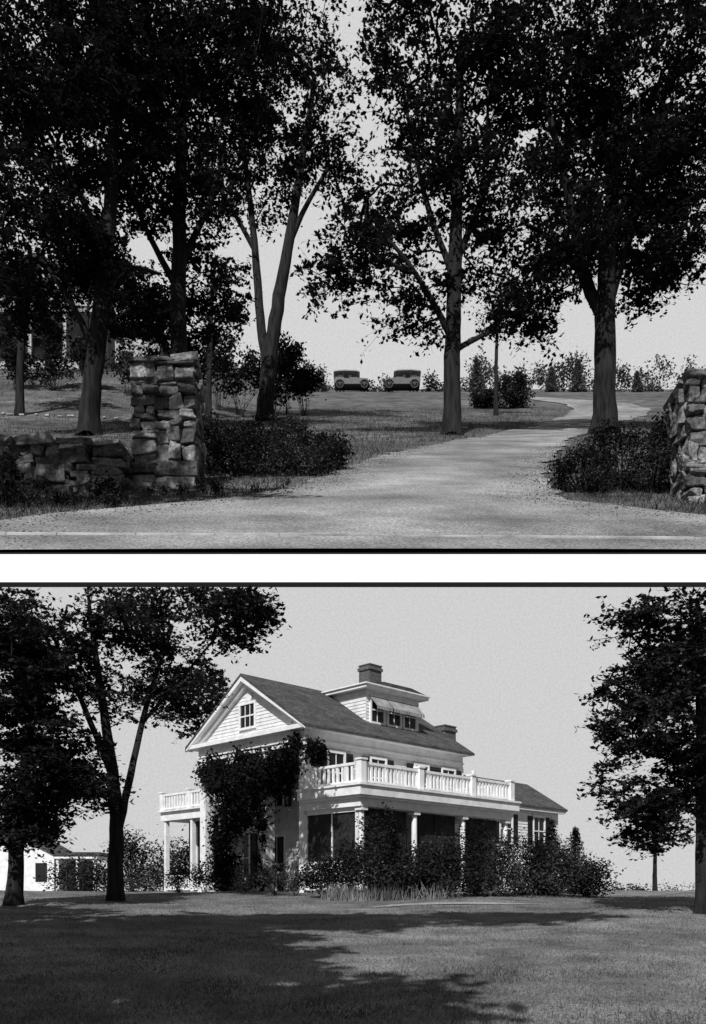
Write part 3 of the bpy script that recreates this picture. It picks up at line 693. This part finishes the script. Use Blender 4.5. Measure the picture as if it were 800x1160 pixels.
# garden trees
def clip(P): return (P[:,2]-ZC)<.3455*P[:,1]-.002
def gtree(d,stems,crowns,per=60,leaf=.16,clr=.8,name='elm_tree',cl=clip,tip=.012,gap=-.3):
    st=[]
    for i,s in enumerate(stems):
        pts=[list(W((a-400)/1000*(d+dd),d+dd,(1010-b)/1000*(d+dd)))+[r*K] for a,b,r,dd in s]
        if i==0: pts[0][2]=ZC+K*(float(ZL(pts[0][0]/K,pts[0][1]/K))-.1)
        st.append([tuple(p) for p in pts])
    C=[(np.array(W((a-400)/1000*(d+dz),d+dz,(1010-b)/1000*(d+dz))),(rx*d/1000*K,dep*K,ry*d/1000*K),n) for a,b,rx,ry,dz,dep,n in crowns]
    return tree(name,st,C,leaf*K,clr*K,per,M['leafL'],M['barkL'],unit=K,clip=cl,tip=tip,gap=gap)
gtree(30,[[(130,1012,.28,0),(132,950,.24,0),(130,890,.2,0),(118,810,.15,0),(105,720,.09,0),(100,675,.05,0)],
   [(133,945,.15,0),(148,880,.12,0),(165,800,.09,.5),(195,710,.06,.8)],[(130,885,.12,0),(95,800,.09,-.5),(60,720,.05,-.6)],[(160,820,.07,.4),(205,770,.05,1),(250,715,.03,1)]],
  [(150,700,110,55,0,3.5,190),(255,692,64,36,0,3,96),(110,760,90,60,0,3.5,105),(205,785,52,48,1,2.5,66)],per=56,leaf=.17,clr=.85)
gtree(27,[[(15,1015,.25,0),(20,950,.22,0),(30,860,.17,0),(40,760,.1,0)],[(20,930,.1,0),(55,880,.07,0),(85,840,.04,0)]],
  [(20,740,60,80,0,3,200),(45,850,65,70,0,3,200),(90,890,35,40,0,2,56),(20,930,45,35,0,2,66)],per=66,leaf=.17,clr=.8,gap=-.5)
gtree(44,[[(232,1005,.2,0),(235,940,.16,0),(238,860,.12,0),(240,800,.07,0)]],[(232,795,34,58,0,2.5,80)],per=54,leaf=.22,clr=.9)
gtree(24,[[(797,1030,.22,0),(797,950,.2,0),(795,850,.16,0),(793,740,.1,0),(790,680,.06,0)],[(795,900,.08,0),(760,840,.06,-.3),(710,800,.03,-.3)],[(795,830,.08,0),(755,760,.05,.4),(715,720,.03,.4)],[(796,930,.07,0),(765,900,.05,0),(720,880,.02,0)]],
  [(775,740,70,80,0,2.5,170),(725,800,76,56,0,2.2,130),(718,700,28,30,0,1.5,26),(750,875,72,55,0,2.2,140),(735,925,45,40,0,1.6,50),(800,820,50,120,.6,2,110)],per=54,leaf=.15,clr=.62,gap=-.4)
gtree(46,[[(742,1012,.12,0),(742,980,.1,0),(743,940,.07,0),(744,905,.04,0)]],[(742,940,44,36,0,1.8,60)],per=36,leaf=.18,clr=.7,name='young_tree')
# trees standing beside / behind the viewer that shade the lawn
def ftree(x,y,h,crs):
    cx,cy,cz=crs[0][:3]
    st=[[W(x,y,-1.8)+(.3*K,),W(x,y,h*.4)+(.24*K,),W(cx,cy,h*.75)+(.16*K,),W(cx,cy,h)+(.07*K,)]]
    return tree('elm_tree',st,[(np.array(W(a,b,c)),(r1*K,r2*K,r3*K),n) for a,b,c,r1,r2,r3,n in crs],.48*K,1.3*K,66,M['leafL'],M['barkL'],unit=K,gap=-.75)
ftree(-9.5,4,12,[(-9,4.5,10.5,4.8,4.6,3.4,270)])
ftree(-7.5,-4.5,13,[(-6.8,-4,11,4.6,4.8,3.4,270)])
ftree(-14,11,12,[(-13.6,11,9.5,4.2,4.2,3.2,160)])
ftree(-9.5,1,20,[(-7.5,2.5,18.5,3.6,2.0,2.0,95),(-2.5,2.6,19.2,3.6,.8,1.0,36)])  # unseen tall tree added, crowns shaped to cast the far shadow band

# small neighbouring house at left
nb=np.array([-22.5,62,0.]); root=empty('white_cottage',W(*nb)); f=lambda a,b,c:W(nb[0]+a,nb[1]+b,nb[2]+c)
mb=MB(); mb.box(f,-4,1.5,0,5,-.3,2.6); mb.prism(lambda a,b,c:f(a,c,b),[(-4,2.6),(1.5,2.6),(-1.25,4.1)],0.02,5)
for a in(1.8,3.2,4.4): mb.box(f,a-.1,a+.1,-.2,0,-.3,2.3)
mb.box(f,1.5,4.6,-.3,4,2.3,2.5); mb.emit('walls',M['white'],root)
mb=MB(); mb.prism(lambda a,b,c:f(a,c,b),[(-4.4,2.45),(-1.25,4.15),(-1.25,4.35),(-4.4,2.6)],-.3,5.3); mb.prism(lambda a,b,c:f(a,c,b),[(1.9,2.45),(-1.25,4.15),(-1.25,4.35),(1.9,2.6)],-.3,5.3); mb.box(f,1.5,4.8,-.4,4.2,2.52,2.75); mb.emit('roof',M['roof'],root)
mb=MB()
for a in(-3.3,-1.7,.2): mb.box(f,a,a+.8,-.05,0,.7,2.0)
mb.box(f,1.9,4,1.5,1.6,-.3,2.2); mb.emit('windows',M['glass'],root)
print('polys',sum(len(o.data.polygons) for o in sc.objects if o.type=='MESH'))
